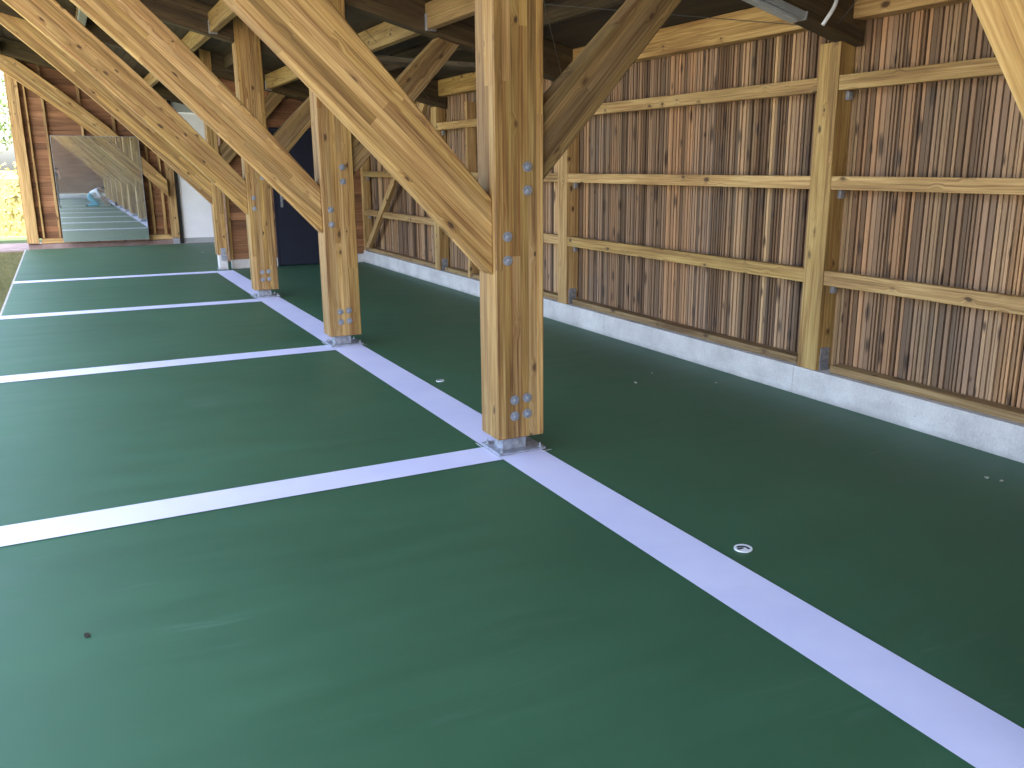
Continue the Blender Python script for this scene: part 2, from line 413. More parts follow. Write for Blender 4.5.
def make_frame(y, label, zfoot=.10, XP1=XP1):
    t = thing('timber_frame', (2.18, y + .11, 0), label, 'timber frame', GF)
    top = RB(2.0) + RD - .03
    Mp = frame_of((XP0, y, zfoot), (0, 0, 1))
    post = solid('post', [(XP0, y, zfoot), (XP1, y, zfoot), (XP1, y, RB(XP1) + RD - .01), (XP0, y, RB(XP0) + RD - .01)], (0, .225, 0), Mp, M['glulam'], t, .006)
    for bx, bz in () if zfoot > .2 else ((2.155, .235), (2.235, .24), (2.155, .33), (2.235, .335), (2.12, 1.125), (2.12, 1.255), (2.245, 1.50), (2.245, 1.625)):
        hexbolt(post, (XP0 + (bx - 2.048) * (XP1 - XP0) / .3, y - .001, bz), (0, -1, 0))
    # steel shoe
    bm = bmesh.new(); yc = y + .12
    pr = (2.05, 2.19) if zfoot > .2 else (2.05, 2.35)
    addbox(bm, (pr[0], y + .0, .006), (pr[1], y + .26, .018))
    addbox(bm, (2.10, yc - .055, .018), (2.15 if zfoot > .2 else 2.25, yc + .065, zfoot + .02)) 
    sh = link('post_shoe', mesh_from(bm, 'post_shoe', Matrix.Translation((2.18, yc, 0))), Matrix.Translation((2.18, yc, 0)), t, M['plate'])
    for ax, ay in () if zfoot > .2 else ((2.075, y + .03), (2.325, y + .03), (2.075, y + .23), (2.325, y + .23)):
        hexbolt(sh, (ax, ay, .018), (0, 0, 1), .014, 'anchor_bolt')
    # left brace: slightly arched glulam
    arch_brace(t, XP0, y + .035, 1.045, .485, .155)
    # right brace: its shade is put into the colour by a darker glulam
    s2, z2, d2 = 1.10, 1.535, .395; xa = XP1
    xb = xa + (RB(xa) - z2) / (s2 + .25); xt = xa + (RB(xa) - z2 - d2) / (.98 + .25)
    poly = [(xa, y + .035, z2), (xb, y + .035, RB(xb)), (xt, y + .035, RB(xt)), (xa, y + .035, z2 + d2)]
    solid('brace', poly, (0, .145, 0), frame_of(poly[0], (1, 0, s2)), M['shaded'], t, .006)
    # rafter in two lengths, butted on the post
    for x0, x1 in ((XL, XP0), (XP1, 4.75)):
        poly = [(x0, y + .03, RB(x0) + .002), (x1, y + .03, RB(x1) + .002), (x1, y + .03, RB(x1) + RD), (x0, y + .03, RB(x0) + RD)]
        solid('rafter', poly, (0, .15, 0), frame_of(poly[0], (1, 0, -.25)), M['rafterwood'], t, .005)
    return t
labels = ['farthest of the frames mirrored beyond the kneeling painter', 'timber frame second from the rear boarded wall, seen in the mirror',
 'timber frame just behind the kneeling painter, seen in the mirror', 'timber frame whose brace cuts across the top right corner of the photo',
 'nearest full timber frame, its thick bolted post on the nearest crossing of white lines',
 'timber frame with its bolted post on the second crossing of the white lines',
 'timber frame whose post stands at the third line crossing, left of the navy door',
 'farthest timber frame, its post on a pale footing where the long white line ends']
proto = make_frame(FY[4], labels[4])
frames = {4: proto}
for i, y in enumerate(FY[:-1]):
    if i == 4: continue
    frames[i] = dup(proto, (2.18, y + .11, 0), label=labels[i])
f7 = make_frame(FY[7], labels[7], zfoot=.25, XP1=2.20)
f7.location.x += .08
box('footing', (2.06, FY[7] + .015, .02), (2.19, FY[7] + .2, .249), M['concrete'], f7, bev=.004)
box('steel_bracket', (2.09, FY[7] - .006, .16), (2.17, FY[7] - .0005, .36), M['zinc'], f7, 'z', .001)
# thin bright outline of bare paint round the nearest shoes
for i in (3, 4, 5, 6):
    y = FY[i]
    plane('court_line', 2.03, 2.37, y - .035, y - .027, .008, M['capwhite'])
    plane('court_line', 2.022, 2.03, y - .035, y + .29, .008, M['capwhite'])

# ------------------------------------------------------------------ slatted wall
wall = thing('slatted_wall', (4.7, 0, 0), 'long wall of grey brown vertical slats with timber posts and rails on a low concrete plinth', 'wall')
bm = bmesh.new()
yy = YREAR
while yy < YEND + .1:
    y1 = min(yy + 2.6, YEND + .1); addbox(bm, (XW, yy, -.1), (XW + .36, y1 - .006, .205)); addbox(bm, (XW + .004, y1 - .006, -.1), (XW + .35, y1, .201)); yy = y1
pl = link('concrete_plinth', mesh_from(bm, 'plinth'), Matrix(), wall, M['concrete'])
WP = [(y + .10, y + .285) for y in FY]
WX0, WX1 = XW + .01, XW + .155
SX = XW + .165      # front of slats
def slat_panel(y0, y1):
    bm = bmesh.new(); lb = bm.faces.layers.float.new('board'); ls = bm.faces.layers.float.new('slat')
    y = y0 + .003; brd = random.random(); n = random.randint(2, 5)
    while y < y1 - .01:
        if n == 0: brd = random.random(); n = random.choice((2, 3, 4, 4, 5))
        w = random.choice((.014, .016, .019, .022, .024, .027, .034)); gap = random.uniform(.008, .015)
        w = min(w, y1 - y - .002)
        if w < .006: break
        d = random.uniform(0, .012); r = random.random()
        zt = RB(SX) + RD - .02
        lean = random.uniform(-.0015, .0015)
        fs = addbox(bm, (SX + d, y, .215), (SX + .024, y + w, zt))
        for f in fs: f[lb] = brd; f[ls] = r
        y += w + gap; n -= 1
    fs = addbox(bm, (SX + .032, y0, .21), (SX + .05, y1, RB(SX) + RD))      # dark backing board behind the gaps
    for f in fs: f[lb] = .01; f[ls] = 0.; f.material_index = 1
    o = link('slat_panel', mesh_from(bm, 'slat_panel'), Matrix(), wall, M['slats'])
    o.data.materials.append(M['felt'])
    return o
edges = [YREAR] + [y + .145 for y in FY] + [YEND + .1]
for a, b in zip(edges, edges[1:]): slat_panel(a, b)
for i, (a, b) in enumerate(WP):
    p = box('wall_post', (WX0, a, .206), (WX1, b, RB(WX0) - .002), M['timber'], wall, 'z')
    box('bracket', (WX0 + .03, a - .005, .21), (WX0 + .12, a - .0005, .37), M['zinc'], p, 'z', .001)
    for rz in (.822, 1.475, 2.12):
        box('angle_bracket', (WX0 + .08, a - .03, rz - .06), (WX0 + .12, a - .0005, rz - .003), M['zinc'], p, 'z', .001)
segs = [(YREAR + .05, WP[0][0])] + [(WP[i][1], WP[i + 1][0]) for i in range(7)]
for a, b in segs:
    a += .002; b -= .002
    for z0, z1 in ((.822, .922), (1.475, 1.565), (2.12, 2.215)):
        box('rail', (WX0 + .006, a, z0), (WX0 + .07, b, z1), M['timber'], wall, 'y')
    box('sole_plate', (XW + .05, a + random.uniform(0, .05), .207), (SX - .003, b - random.uniform(.02, .1), .262), M['purlin'], wall, 'y')
    box('wall_plate', (WX0 + .02, a - .1, 2.555), (SX - .004, b + .1, 2.765), M['timber'], wall, 'y')
# lone intermediate post and the wind brace of the last bay
box('wall_post', (XW + .03, 10.55, .206), (XW + .16, 10.62, RB(XW)), M['timber'], wall, 'z')
pb = [(XW - .01, 15.0, .27), (XW - .01, 14.8, .27), (XW - .01, 11.75, 2.60), (XW - .01, 11.95, 2.60)]
solid('wind_brace', pb, (.07, 0, 0), frame_of(pb[0], V(pb[3]) - V(pb[0]), (1, 0, 0)), M['timber'], wall)

# ------------------------------------------------------------------ roof
roof = thing('shelter_roof', (2, 4, 3.2), 'dark boarded underside of the sloping shelter roof with purlins between the frames', 'roof')
bm = bmesh.new(); lb = bm.faces.layers.float.new('board')
x = XL - .05
while x < 5.15:
    w = .135; x1 = min(x + w, 5.2)
    za, zb = RB(x) + RD + .004, RB(x1) + RD + .004
    vs = [bm.verts.new(p) for p in ((x, YREAR - .3, za), (x1 - .006, YREAR - .3, zb), (x1 - .006, YEND + .35, zb), (x, YEND + .35, za),
                                      (x, YREAR - .3, za + .03), (x1 - .006, YREAR - .3, zb + .03), (x1 - .006, YEND + .35, zb + .03), (x, YEND + .35, za + .03))]
    r = random.random()
    for f in ((0, 1, 2, 3), (4, 7, 6, 5), (0, 4, 5, 1), (1, 5, 6, 2), (2, 6, 7, 3), (3, 7, 4, 0)):
        bm.faces.new([vs[q] for q in f])[lb] = r
    x += w
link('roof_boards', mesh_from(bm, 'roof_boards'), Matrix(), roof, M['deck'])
x0, x1 = XL - .12, 5.3
solid('roof_sheet', [(x0, YREAR - .4, RB(x0) + RD + .045), (x1, YREAR - .4, RB(x1) + RD + .045), (x1, YREAR - .4, RB(x1) + RD + .1), (x0, YREAR - .4, RB(x0) + RD + .1)], (0, YEND - YREAR + .9, 0), Matrix(), M['roofsheet'], roof, 0)
fy2 = [YREAR] + FY + [YEND]
for k in range(len(fy2) - 1):
    a = fy2[k] + (.185 if k else .05); b = fy2[k + 1] + (.028 if k < len(fy2) - 2 else -.02)
    for px in (3.12, 1.80, .52, -.74):
        z = RB(px) + .035
        p = box('purlin', (px - .04, a, z), (px + .04, b, z + .22), M['purlin'], roof, 'y')
        for yy_, sg in ((b, 1),):
            box('joist_hanger', (px - .047, yy_ - .05, z - .012), (px + .047, yy_ - .002, z - .0005), M['zinc'], p, 'y', .001)
            box('joist_hanger', (px - .047, yy_ - .045, z - .0), (px - .0405, yy_ - .002, z + .13), M['zinc'], p, 'y', .001)
# secondary dark boards and bracing rods
for k in range(1, 8):
    a, b = fy2[k] + .185, fy2[k + 1] + .028
    for px in (3.8, 2.5, 1.15, -.1):
        z = RB(px) + .17
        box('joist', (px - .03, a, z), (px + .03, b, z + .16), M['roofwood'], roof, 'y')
    bm = bmesh.new()
    tube(bm, [(2.25, a, RB(2.25) + .10), (4.5, b, RB(4.5) + .06)], .0028, 5); tube(bm, [(4.5, a, RB(4.5) + .06), (2.25, b, RB(2.25) + .10)], .0028, 5)
    tube(bm, [(-.8, a, RB(-.8) + .10), (2.0, b, RB(2.0) + .06)], .0028, 5)
    link('bracing_rod', mesh_from(bm, 'rod'), Matrix(), roof, M['rod'])
# flat wind brace under the rafters of the second bay
pb = [(2.45, 11.65, RB(2.45) + .04), (2.6, 11.65, RB(2.6) + .04), (4.45, 8.06, RB(4.45) + .04), (4.3, 8.06, RB(4.3) + .04)]
solid('wind_brace', pb, (0, 0, .05), frame_of(pb[0], V(pb[3]) - V(pb[0]), (0, 0, 1)), M['roofwood'], roof)

# ------------------------------------------------------------------ boarded walls
def boards(name, x0, x1, y, z0, ztop, parent, thick=.022, bw=.128):
    bm = bmesh.new(); lb = bm.faces.layers.float.new('board')
    z = z0
    zm = max(ztop(x0), ztop(x1))
    while z < zm:
        r = random.random()
        # clip the right end where the roof slopes below the board
        xe = x1
        if ztop(x1) < z + bw: xe = min(x1, 4.77 - (z + bw - RD - 2.37) / .25)
        if xe > x0 + .05:
            cuts = sorted([x0, xe] + ([random.uniform(x0, xe)] if xe - x0 > 1.5 and random.random() < .6 else []))
            for a, b in zip(cuts, cuts[1:]):
                r = random.random()
                for f in addbox(bm, (a + .001, y, z), (b - .001, y + thick, z + bw - .006)): f[lb] = r
        z += bw
    a = [bm.verts.new(p) for p in ((x0, y + thick + .004, z0), (x1, y + thick + .004, z0), (x1, y + thick + .004, ztop(x1)), (x0, y + thick + .004, ztop(x0)))]
    b = [bm.verts.new(v.co + V((0, .02, 0))) for v in a]
    for q in (a, b[::-1], [a[0], b[0], b[1], a[1]], [a[1], b[1], b[2], a[2]], [a[2], b[2], b[3], a[3]], [a[3], b[3], b[0], a[0]]): bm.faces.new(q)[lb] = 0
    return link(name, mesh_from(bm, name), Matrix(), parent, M['cladding'])
RT = lambda x: RB(x) + RD
ew = thing('boarded_end_wall', (.8, 21.1, 0), 'far end wall of horizontal red brown boards behind pale vertical studs', 'wall')
boards('cladding', -.62, 2.2, 21.10, .19, RT, ew)
boards('cladding', 3.62, 4.85, 21.10, .12, RT, ew)
boards('cladding', 2.2, 3.62, 21.10, 3.14, RT, ew)
box('corner_post', (-.715, 20.93, .10), (-.50, 21.13, RB(-.46) + RD - .06), M['timber'], ew, 'z', .006)
for sx in (-.42, -.13, .53, 1.13, 1.70, 1.93):
    w = .035 if sx in (-.42,) else .05
    box('stud', (sx, 21.0, .20), (sx + w, 21.098, RB(sx + w) + .28), M['timber'], ew, 'z')
box('end_post', (2.06, 20.92, .12), (2.22, 21.12, RB(2.22) + .2), M['timber'], ew, 'z', .006)
box('steel_bracket', (2.08, 20.93, -.01), (2.2, 21.1, .118), M['zinc'], ew, 'z', .002)
box('sill_beam', (-.455, 20.985, .09), (2.055, 21.098, .19), M['timber'], ew, 'x')
box('kerb_stone', (-.7, 21.0, -.03), (2.2, 21.14, .085), M['gravel'], ew, 'x')
arch_brace(ew, 2.055, 20.78, 1.02, .42, .13, 1.04, .06)
poly = [(XL, 20.8, RB(XL)), (4.8, 20.8, RB(4.8)), (4.8, 20.8, RB(4.8) + RD), (XL, 20.8, RB(XL) + RD)]
solid('rafter', poly, (0, .12, 0), frame_of(poly[0], (1, 0, -.25)), M['rafterwood'], ew, .005)

rw = thing('boarded_rear_wall', (2, -13.6, 0), 'brown boarded wall with pale plinth at the back of the mirror image', 'wall')
boards('cladding', -.70, 4.85, -13.63, .25, RT, rw)
box('plinth', (-.7, -13.65, -.05), (4.598, -13.56, .245), M['concrete'], rw, 'x')

# storage partition with the navy door
sp = thing('boarded_partition', (3.4, 15.1, 0), 'partition of dark horizontal boards around the navy door, behind the farthest posts', 'wall')
yp = 15.12
boards('cladding', 2.36, 3.12, yp, .15, RT, sp)
boards('cladding', 4.18, 4.84, yp, .15, RT, sp)
boards('cladding', 3.12, 4.18, yp, 2.27, RT, sp)
box('plinth', (2.36, yp - .02, -.01), (3.10, yp + .1, .148), M['concrete'], sp, 'x')
box('plinth', (4.20, yp - .02, -.01), (4.598, yp + .1, .148), M['concrete'], sp, 'x')
box('stud', (2.335, yp - .05, .15), (2.385, yp - .002, RB(2.4) + .2), M['timber'], sp, 'z')
bm = bmesh.new(); lb = bm.faces.layers.float.new('board')
for f in addbox(bm, (2.37, yp + .05, .1), (2.40, 16.3, RB(2.4) + RD - .01)): f[lb] = .4
for f in addbox(bm, (2.40, 16.28, .0), (4.85, 16.3, RB(4.85) + RD)): f[lb] = .3
link('side_boarding', mesh_from(bm, 'side_boarding'), Matrix(), sp, M['cladding'])
d = thing('door', (3.65, yp, 0), 'dark navy double door with a pale lever handle behind the bolted posts', 'door')
box('door_frame', (3.105, yp - .012, .0), (3.14, yp + .05, 2.26), M['navy'], d, 'z', .002)
box('door_frame', (4.16, yp - .012, .0), (4.195, yp + .05, 2.26), M['navy'], d, 'z', .002)
box('door_frame', (3.14, yp - .012, 2.225), (4.16, yp + .05, 2.26), M['navy'], d, 'x', .002)
lf = box('door_leaf', (3.143, yp, .012), (4.157, yp + .045, 2.222), M['navy'], d, 'z', .003)
bm = bmesh.new(); addbox(bm, (3.215, yp - .008, .98), (3.255, yp - .0005, 1.20))
tube(bm, [(3.235, yp - .008, 1.12), (3.235, yp - .05, 1.12), (3.245, yp - .055, 1.12), (3.35, yp - .055, 1.12)], .011, 8)
link('handle', mesh_from(bm, 'handle'), Matrix(), lf, M['zinc'])

# white door in the end wall
d = thing('white_door', (2.9, 21.1, 0), 'tall plain white door panel with black edge at the far end, right of the mirror', 'door')
box('door_leaf', (2.30, 21.06, .10), (3.60, 21.095, 2.78), M['white'], d, 'z', .003)
box('kick_strip', (2.30, 21.05, -.01), (3.60, 21.095, .098), M['greyp'], d, 'x', .002)
box('transom_panel', (2.30, 21.06, 2.785), (3.60, 21.095, 3.14), M['greyp'], d, 'x', .002)
box('door_edge', (2.222, 20.99, -.01), (2.298, 21.097, 3.14), M['black'], d, 'z', .002)

# ------------------------------------------------------------------ mirror
d = thing('mirror', (.78, 20.97, .14), 'large frameless wall mirror reflecting the hall and a kneeling painter', 'mirror')
mx0, mx1, mz0, mz1, my = -.05, 1.57, .13, 2.25, 20.76
box('mirror_glass', (mx0, my, mz0), (mx1, my + .008, mz1), M['mirror'], d, 'x', 0)
bm = bmesh.new()
for lo, hi in (((mx0 - .008, my - .001, mz0 - .008), (mx0, my + .02, mz1 + .008)), ((mx1, my - .001, mz0 - .008), (mx1 + .008, my + .02, mz1 + .008)),
               ((mx0, my - .001, mz1), (mx1, my + .02, mz1 + .008)), ((mx0, my - .001, mz0 - .008), (mx1, my + .02, mz0))): addbox(bm, lo, hi)
link('edge_trim', mesh_from(bm, 'edge_trim'), Matrix(), d, M['lampgrey'])
box('backing_board', (mx0 + .01, my + .009, mz0 + .01), (mx1 - .01, my + .03, mz1 - .01), M['black'], d, 'x', 0)
for bx in (mx0 + .2, mx1 - .25):
    box('support_batten', (bx, my + .031, .10), (bx + .05, 20.984, mz1 - .3), M['timber'], d, 'z')

# ------------------------------------------------------------------ lamps and cable
def lamp(p0, dirv, L, label, side):
    X = V(dirv).normalized()
    Mw = frame_of(p0, X, side)
    t = link('batten_lamp', None, Matrix.Translation(p0), None, None, label, 'lamp', 'batten lamps under the roof')
    def lb(name, lo, hi, mat, bev=.004, par=None):
        bm = bmesh.new(); addbox(bm, lo, hi); bmesh.ops.recalc_face_normals(bm, faces=bm.faces); bevel(bm, bev, 2)
        me = mesh_from(bm, name); return link(name, me, Mw, par or t, mat)
    lb('lamp_body', (0, -.05, -.022), (L, .05, .022), M['lampgrey'], .008)
    lb('lamp_cover', (.03, -.038, -.05), (L - .03, .038, -.0225), M['lampwhite'], .012)
    for q in (0.0, L): lb('end_cap', (q - .006, -.054, -.026), (q + .006, .054, .026), M['lampgrey'], .003)
    for q in (.15, .42, .69, .96):
        if q < L: lb('clip', (q, -.058, -.03), (q + .025, -.0505, .0), M['black'], .001)
    return t
xa, xe = 2.80, 4.12
lamp(V((xa, 4.235, RB(xa) - .045)), (1, 0, -.25), 1.33, 'grey batten lamp fixed along the underside of the nearest rafter', (0, 1, 0))
lamp(V((.49, 12.05, RB(.49) - .03)), (0, 1, 0), 1.35, 'pale batten lamp running lengthwise high between the far left braces', (1, 0, 0))
bm = bmesh.new()
pts = []
for k in range(13):
    t_ = k / 12; pts.append((4.385 - .075 * t_ ** 1.6 + .01 * math.sin(t_ * 5), 4.26 - .03 * math.sin(t_ * 3), 2.72 - .235 * t_))
tube(bm, pts, .0125, 8)
smooth(link('cable', mesh_from(bm, 'cable'), Matrix(), None, M['capwhite'], 'short white cable end hanging from the rafter beside the grey lamp', 'cable'))

# ------------------------------------------------------------------ small things on the floor
def floor_cap(x, y, label, mat, mark, r=.036):
    t = thing('floor_cap', (x, y, 0), label, 'floor cap', 'round caps set in the court')
    bm = bmesh.new()
    tube(bm, [(x, y, .0005), (x, y, .006)], r, 24)
    c = link('disc', mesh_from(bm, 'disc', Matrix.Translation((x, y, 0))), Matrix.Translation((x, y, 0)), t, mat)
    bm = bmesh.new(); a = .5
    for k in range(10):
        u = k / 9; ang = -.4 + u * 2.4; px, py = x + .004 + r * .62 * math.cos(ang) - .012, y + r * .62 * math.sin(ang) - .008
        addbox(bm, (px - .005, py - .005, .0055), (px + .005, py + .005, .0075))
    addbox(bm, (x - r * .8, y - .006, .0055), (x - .002, y + .004, .0078))
    link('groove', mesh_from(bm, 'groove', Matrix.Translation((x, y, 0))), Matrix.Translation((x, y, 0)), t, mark)
    return t
floor_cap(2.443, 2.664, 'small white disc with a dark curved mark, right of the long white line', M['capwhite'], M['black'], .04)
floor_cap(2.439, 6.18, 'small white disc on the green floor left of the nearest post', M['capwhite'], M['black'], .032)
floor_cap(2.32, 18.25, 'small black cap on the green floor in front of the white door', M['black'], M['capwhite'], .05)
def chip(x, y, sx, sy, rot, mat, label, cat, name):
    bm = bmesh.new()
    n = 7
    a = [bm.verts.new((sx * math.cos(2 * math.pi * k / n) * random.uniform(.7, 1.1), sy * math.sin(2 * math.pi * k / n) * random.uniform(.7, 1.1), random.uniform(.002, .006))) for k in range(n)]
    b = [bm.verts.new((v.co.x * .9, v.co.y * .9, .0005)) for v in a]
    bm.faces.new(a); bm.faces.new(b[::-1])
    for k in range(n): bm.faces.new((a[k], b[k], b[(k + 1) % n], a[(k + 1) % n]))
    Mw = Matrix.Translation((x, y, 0)) @ Matrix.Rotation(rot, 4, 'Z')
    link(name, mesh_from(bm, name), Mw, None, mat, label, cat)
chip(-.099, 3.224, .013, .02, .3, M['chipdark'], 'tiny dark crumpled leaf on the green floor at lower left', 'leaf', 'dry_leaf')
chip(4.20, 2.73, .02, .012, .9, M['chip'], 'tiny pale splinter nearest the plinth at the right edge of the photo', 'wood chip', 'wood_chip')
chip(4.225, 2.66, .016, .012, .2, M['chip'], 'tiny pale splinter just in front of the one by the plinth', 'wood chip', 'wood_chip')
chip(3.75, 5.4, .02, .009, 1.4, M['chip'], 'tiny pale splinter on the dark green floor behind the nearest post', 'wood chip', 'wood_chip')
chip(4.05, 5.6, .016, .009, 1.2, M['chip'], 'tiny pale splinter halfway between the nearest post and the plinth', 'wood chip', 'wood_chip')
chip(4.3, 5.1, .014, .009, .2, M['chip'], 'tiny pale splinter lying close below the wall post', 'wood chip', 'wood_chip')

# ------------------------------------------------------------------ people
def skinned(verts, edges, mats, bones_mat, subdiv=2, extra=None):
    me = bpy.data.meshes.new('person'); me.from_pydata([v[0] for v in verts], edges, [])
    o = bpy.data.objects.new('tmp', me); COL.objects.link(o)
    me.skin_vertices or me.skin_vertices.new() if hasattr(me.skin_vertices, 'new') else None
    md = o.modifiers.new('s', 'SKIN'); md.use_smooth_shade = True
    sv = me.skin_vertices[0].data
    for i, v in enumerate(verts):
        r = v[1]; sv[i].radius = r if hasattr(r, '__len__') else (r, r); sv[i].use_root = (i == 0)
    m2 = o.modifiers.new('u', 'SUBSURF'); m2.levels = m2.render_levels = subdiv
    dg = bpy.context.evaluated_depsgraph_get(); ev = o.evaluated_get(dg)
    out = bpy.data.meshes.new_from_object(ev); out.name = 'person_body'
    bpy.data.objects.remove(o)
    for m_ in mats: out.materials.append(m_)
    P = [V(v[0]) for v in verts]
    for f in out.polygons:
        c = f.center; best = None
        for k, (a, b) in enumerate(edges):
            ab = P[b] - P[a]; t = max(0, min(1, (c - P[a]).dot(ab) / max(ab.length_squared, 1e-9)))
            dd = (c - P[a] - ab * t).length
            if best is None or dd < best[0]: best = (dd, k)
        f.material_index = bones_mat[best[1]]; f.use_smooth = True
    return out
def fingers(bm, wrist, fwd, side, up, thumb_sign):
    fwd, side, up = V(fwd).normalized(), V(side).normalized(), V(up).normalized()
    for k, L in enumerate((.075, .085, .08, .065)):
        b = V(wrist) + fwd * .085 + side * (.030 - .020 * k)
        tube(bm, [b - fwd * .02, b + fwd * L * .45 - up * .004, b + fwd * L * .8 - up * .022, b + fwd * L * .9 - up * .045], [.010, .0095, .009, .007], 7)
    b = V(wrist) + fwd * .03 + side * .035 * thumb_sign
    tube(bm, [b - side * .01 * thumb_sign, b + side * .03 * thumb_sign + fwd * .03 - up * .01, b + side * .035 * thumb_sign + fwd * .055 - up * .025], [.012, .0105, .008], 7)
def build_person(loc, rotz, J, label, cloth, hairc):
    """J: joint dict in local space (x forward, y left, z up)"""
    names = list(J); idx = {n: i for i, n in enumerate(names)}
    verts = [(J[n][0], J[n][1]) for n in names]
    E_, Bm = [], []
    for a, b, mi in cloth['bones']:
        E_.append((idx[a], idx[b])); Bm.append(mi)
    me = skinned(verts, E_, cloth['mats'], Bm)
    bm = bmesh.new(); bm.from_mesh(me)
    nf = len(bm.faces)
    for sgn, s_ in ((1, 'l'), (-1, 'r')):
        w = V(J['hand_' + s_][0]); e = V(J['wrist_' + s_][0]); fw = (w - e).normalized()
        sd = V((0, 0, 1)).cross(fw); sd = sd.normalized() if sd.length > .1 else V((0, 1, 0))
        fingers(bm, e, fw, sd, fw.cross(sd) * -1 if False else V(sd).cross(fw) * -1, -sgn)
    # nose, ears and mouth on the head
    h = V(J['head'][0]); n = (V(J['face'][0]) - h).normalized(); sd = n.cross(V((0, 0, 1))).normalized(); upv = sd.cross(n)
    f0 = h + n * .092
    tube(bm, [f0 + upv * .02, f0 + n * .012 - upv * .005, f0 + n * .018 - upv * .022, f0 - upv * .03], [.006, .009, .011, .008], 8)
    for sg in (-1, 1):
        tube(bm, [h + sd * sg * .07 + upv * .02, h + sd * sg * .086 + upv * .0, h + sd * sg * .074 - upv * .03], [.012, .016, .010], 8)
        tube(bm, [f0 + sd * sg * .03 + upv * .022 - n * .012, f0 + sd * sg * .03 + upv * .022 - n * .0], [.010, .006], 8)
    tube(bm, [f0 - upv * .052 + sd * .022 - n * .008, f0 - upv * .054 + n * .002, f0 - upv * .052 - sd * .022 - n * .008], [.004, .006, .004], 6)
    bm.faces.ensure_lookup_table()
    for f in bm.faces[nf:]: f.material_index = cloth['skin']
    for f in bm.faces: f.smooth = True
    bm.to_mesh(me); bm.free()
    Mw = Matrix.Translation(loc) @ Matrix.Rotation(rotz, 4, 'Z')
    o = link('person', me, Mw, None, None, label, 'person')
    bm = bmesh.new(); bmesh.ops.create_uvsphere(bm, u_segments=20, v_segments=14, radius=.107)
    for v in list(bm.verts):
        dd = v.co.normalized()
        if dd.dot(n) > .35 and dd.dot(upv) < .55 or dd.dot(upv) < -.45: bm.verts.remove(v)
        else: v.co = dd * .107 * (1 + .03 * noise.noise(dd * 9))
    for v in bm.verts: v.co += h + upv * .012 - n * .008
    hm = mesh_from(bm, 'hair')
    ho = smooth(link('hair', hm, Mw, o, hairc))
    md = ho.modifiers.new('t', 'SOLIDIFY'); md.thickness = .012
    return o
# kneeling painter, bent forward over the floor to the right of the camera
Jk = {'pelvis': ((0, 0, .40), (.15, .17)), 'waist': ((.12, 0, .52), (.13, .155)), 'chest': ((.30, 0, .66), (.14, .18)), 'neckb': ((.43, 0, .73), (.07, .08)), 'neck': ((.49, 0, .745), .055),
 'head': ((.58, 0, .73), (.088, .082)), 'face': ((.64, 0, .66), (.070, .066)),
 'hip_l': ((.04, .10, .36), .11), 'knee_l': ((.38, .16, .075), .07), 'shin_l': ((.17, .14, .07), .06), 'ank_l': ((-.05, .12, .06), .042), 'toe_l': ((-.14, .12, .035), .035),
 'hip_r': ((.04, -.10, .36), .11), 'knee_r': ((.38, -.16, .075), .07), 'shin_r': ((.17, -.14, .07), .06), 'ank_r': ((-.05, -.12, .06), .042), 'toe_r': ((-.14, -.12, .035), .035),
 'sh_l': ((.36, .19, .66), .07), 'elb_l': ((.50, .24, .40), .047), 'wrist_l': ((.66, .20, .16), .032), 'hand_l': ((.705, .19, .085), (.022, .036)),
 'sh_r': ((.36, -.19, .66), .07), 'elb_r': ((.52, -.24, .42), .047), 'wrist_r': ((.72, -.20, .22), .032), 'hand_r': ((.775, -.19, .155), (.022, .036))}
def bones(shirt, trous, skin, shoe):
    b = [('pelvis', 'waist', trous), ('waist', 'chest', shirt), ('chest', 'neckb', shirt), ('neckb', 'neck', skin), ('neck', 'head', skin), ('head', 'face', skin)]
    for s_ in 'lr':
        b += [('pelvis', 'hip_' + s_, trous), ('hip_' + s_, 'knee_' + s_, trous), ('knee_' + s_, 'shin_' + s_, trous), ('shin_' + s_, 'ank_' + s_, trous), ('ank_' + s_, 'toe_' + s_, shoe),
              ('chest', 'sh_' + s_, shirt), ('sh_' + s_, 'elb_' + s_, shirt), ('elb_' + s_, 'wrist_' + s_, skin), ('wrist_' + s_, 'hand_' + s_, skin)]
    return b
PKX, PKY = 1.05, -1.75
build_person((PKX, PKY, 0), R(8), Jk, 'kneeling person in white shirt and teal trousers bending forward, seen in the mirror',
             dict(bones=bones(0, 1, 2, 3), mats=[M['shirt'], M['teal'], M['skin'], M['shoe']], skin=2), M['hair'])
bm = bmesh.new()
tube(bm, [(.70, -.21, .26), (.80, -.19, .12), (.87, -.18, .045)], [.012, .012, .014], 8); addbox(bm, (.84, -.215, .002), (.90, -.145, .05))
link('paint_brush', mesh_from(bm, 'paint_brush'), Matrix.Translation((PKX, PKY, 0)) @ Matrix.Rotation(R(8), 4, 'Z'), None, M['black'], 'dark paint brush in the hand of the kneeling person', 'brush')
bm = bmesh.new(); tube(bm, [(0, 0, .0), (0, 0, .16)], [.085, .10], 20)
o = link('paint_pot', mesh_from(bm, 'paint_pot'), Matrix.Translation((PKX + 1.1, PKY + .05, .001)), None, M['black'], 'dark paint pot on the floor in front of the kneeling person', 'pot')
bm = bmesh.new(); tube(bm, [(0, 0, .161), (0, 0, .166)], .088, 20); link('paint', mesh_from(bm, 'paint'), W[o.name], o, M['court'])
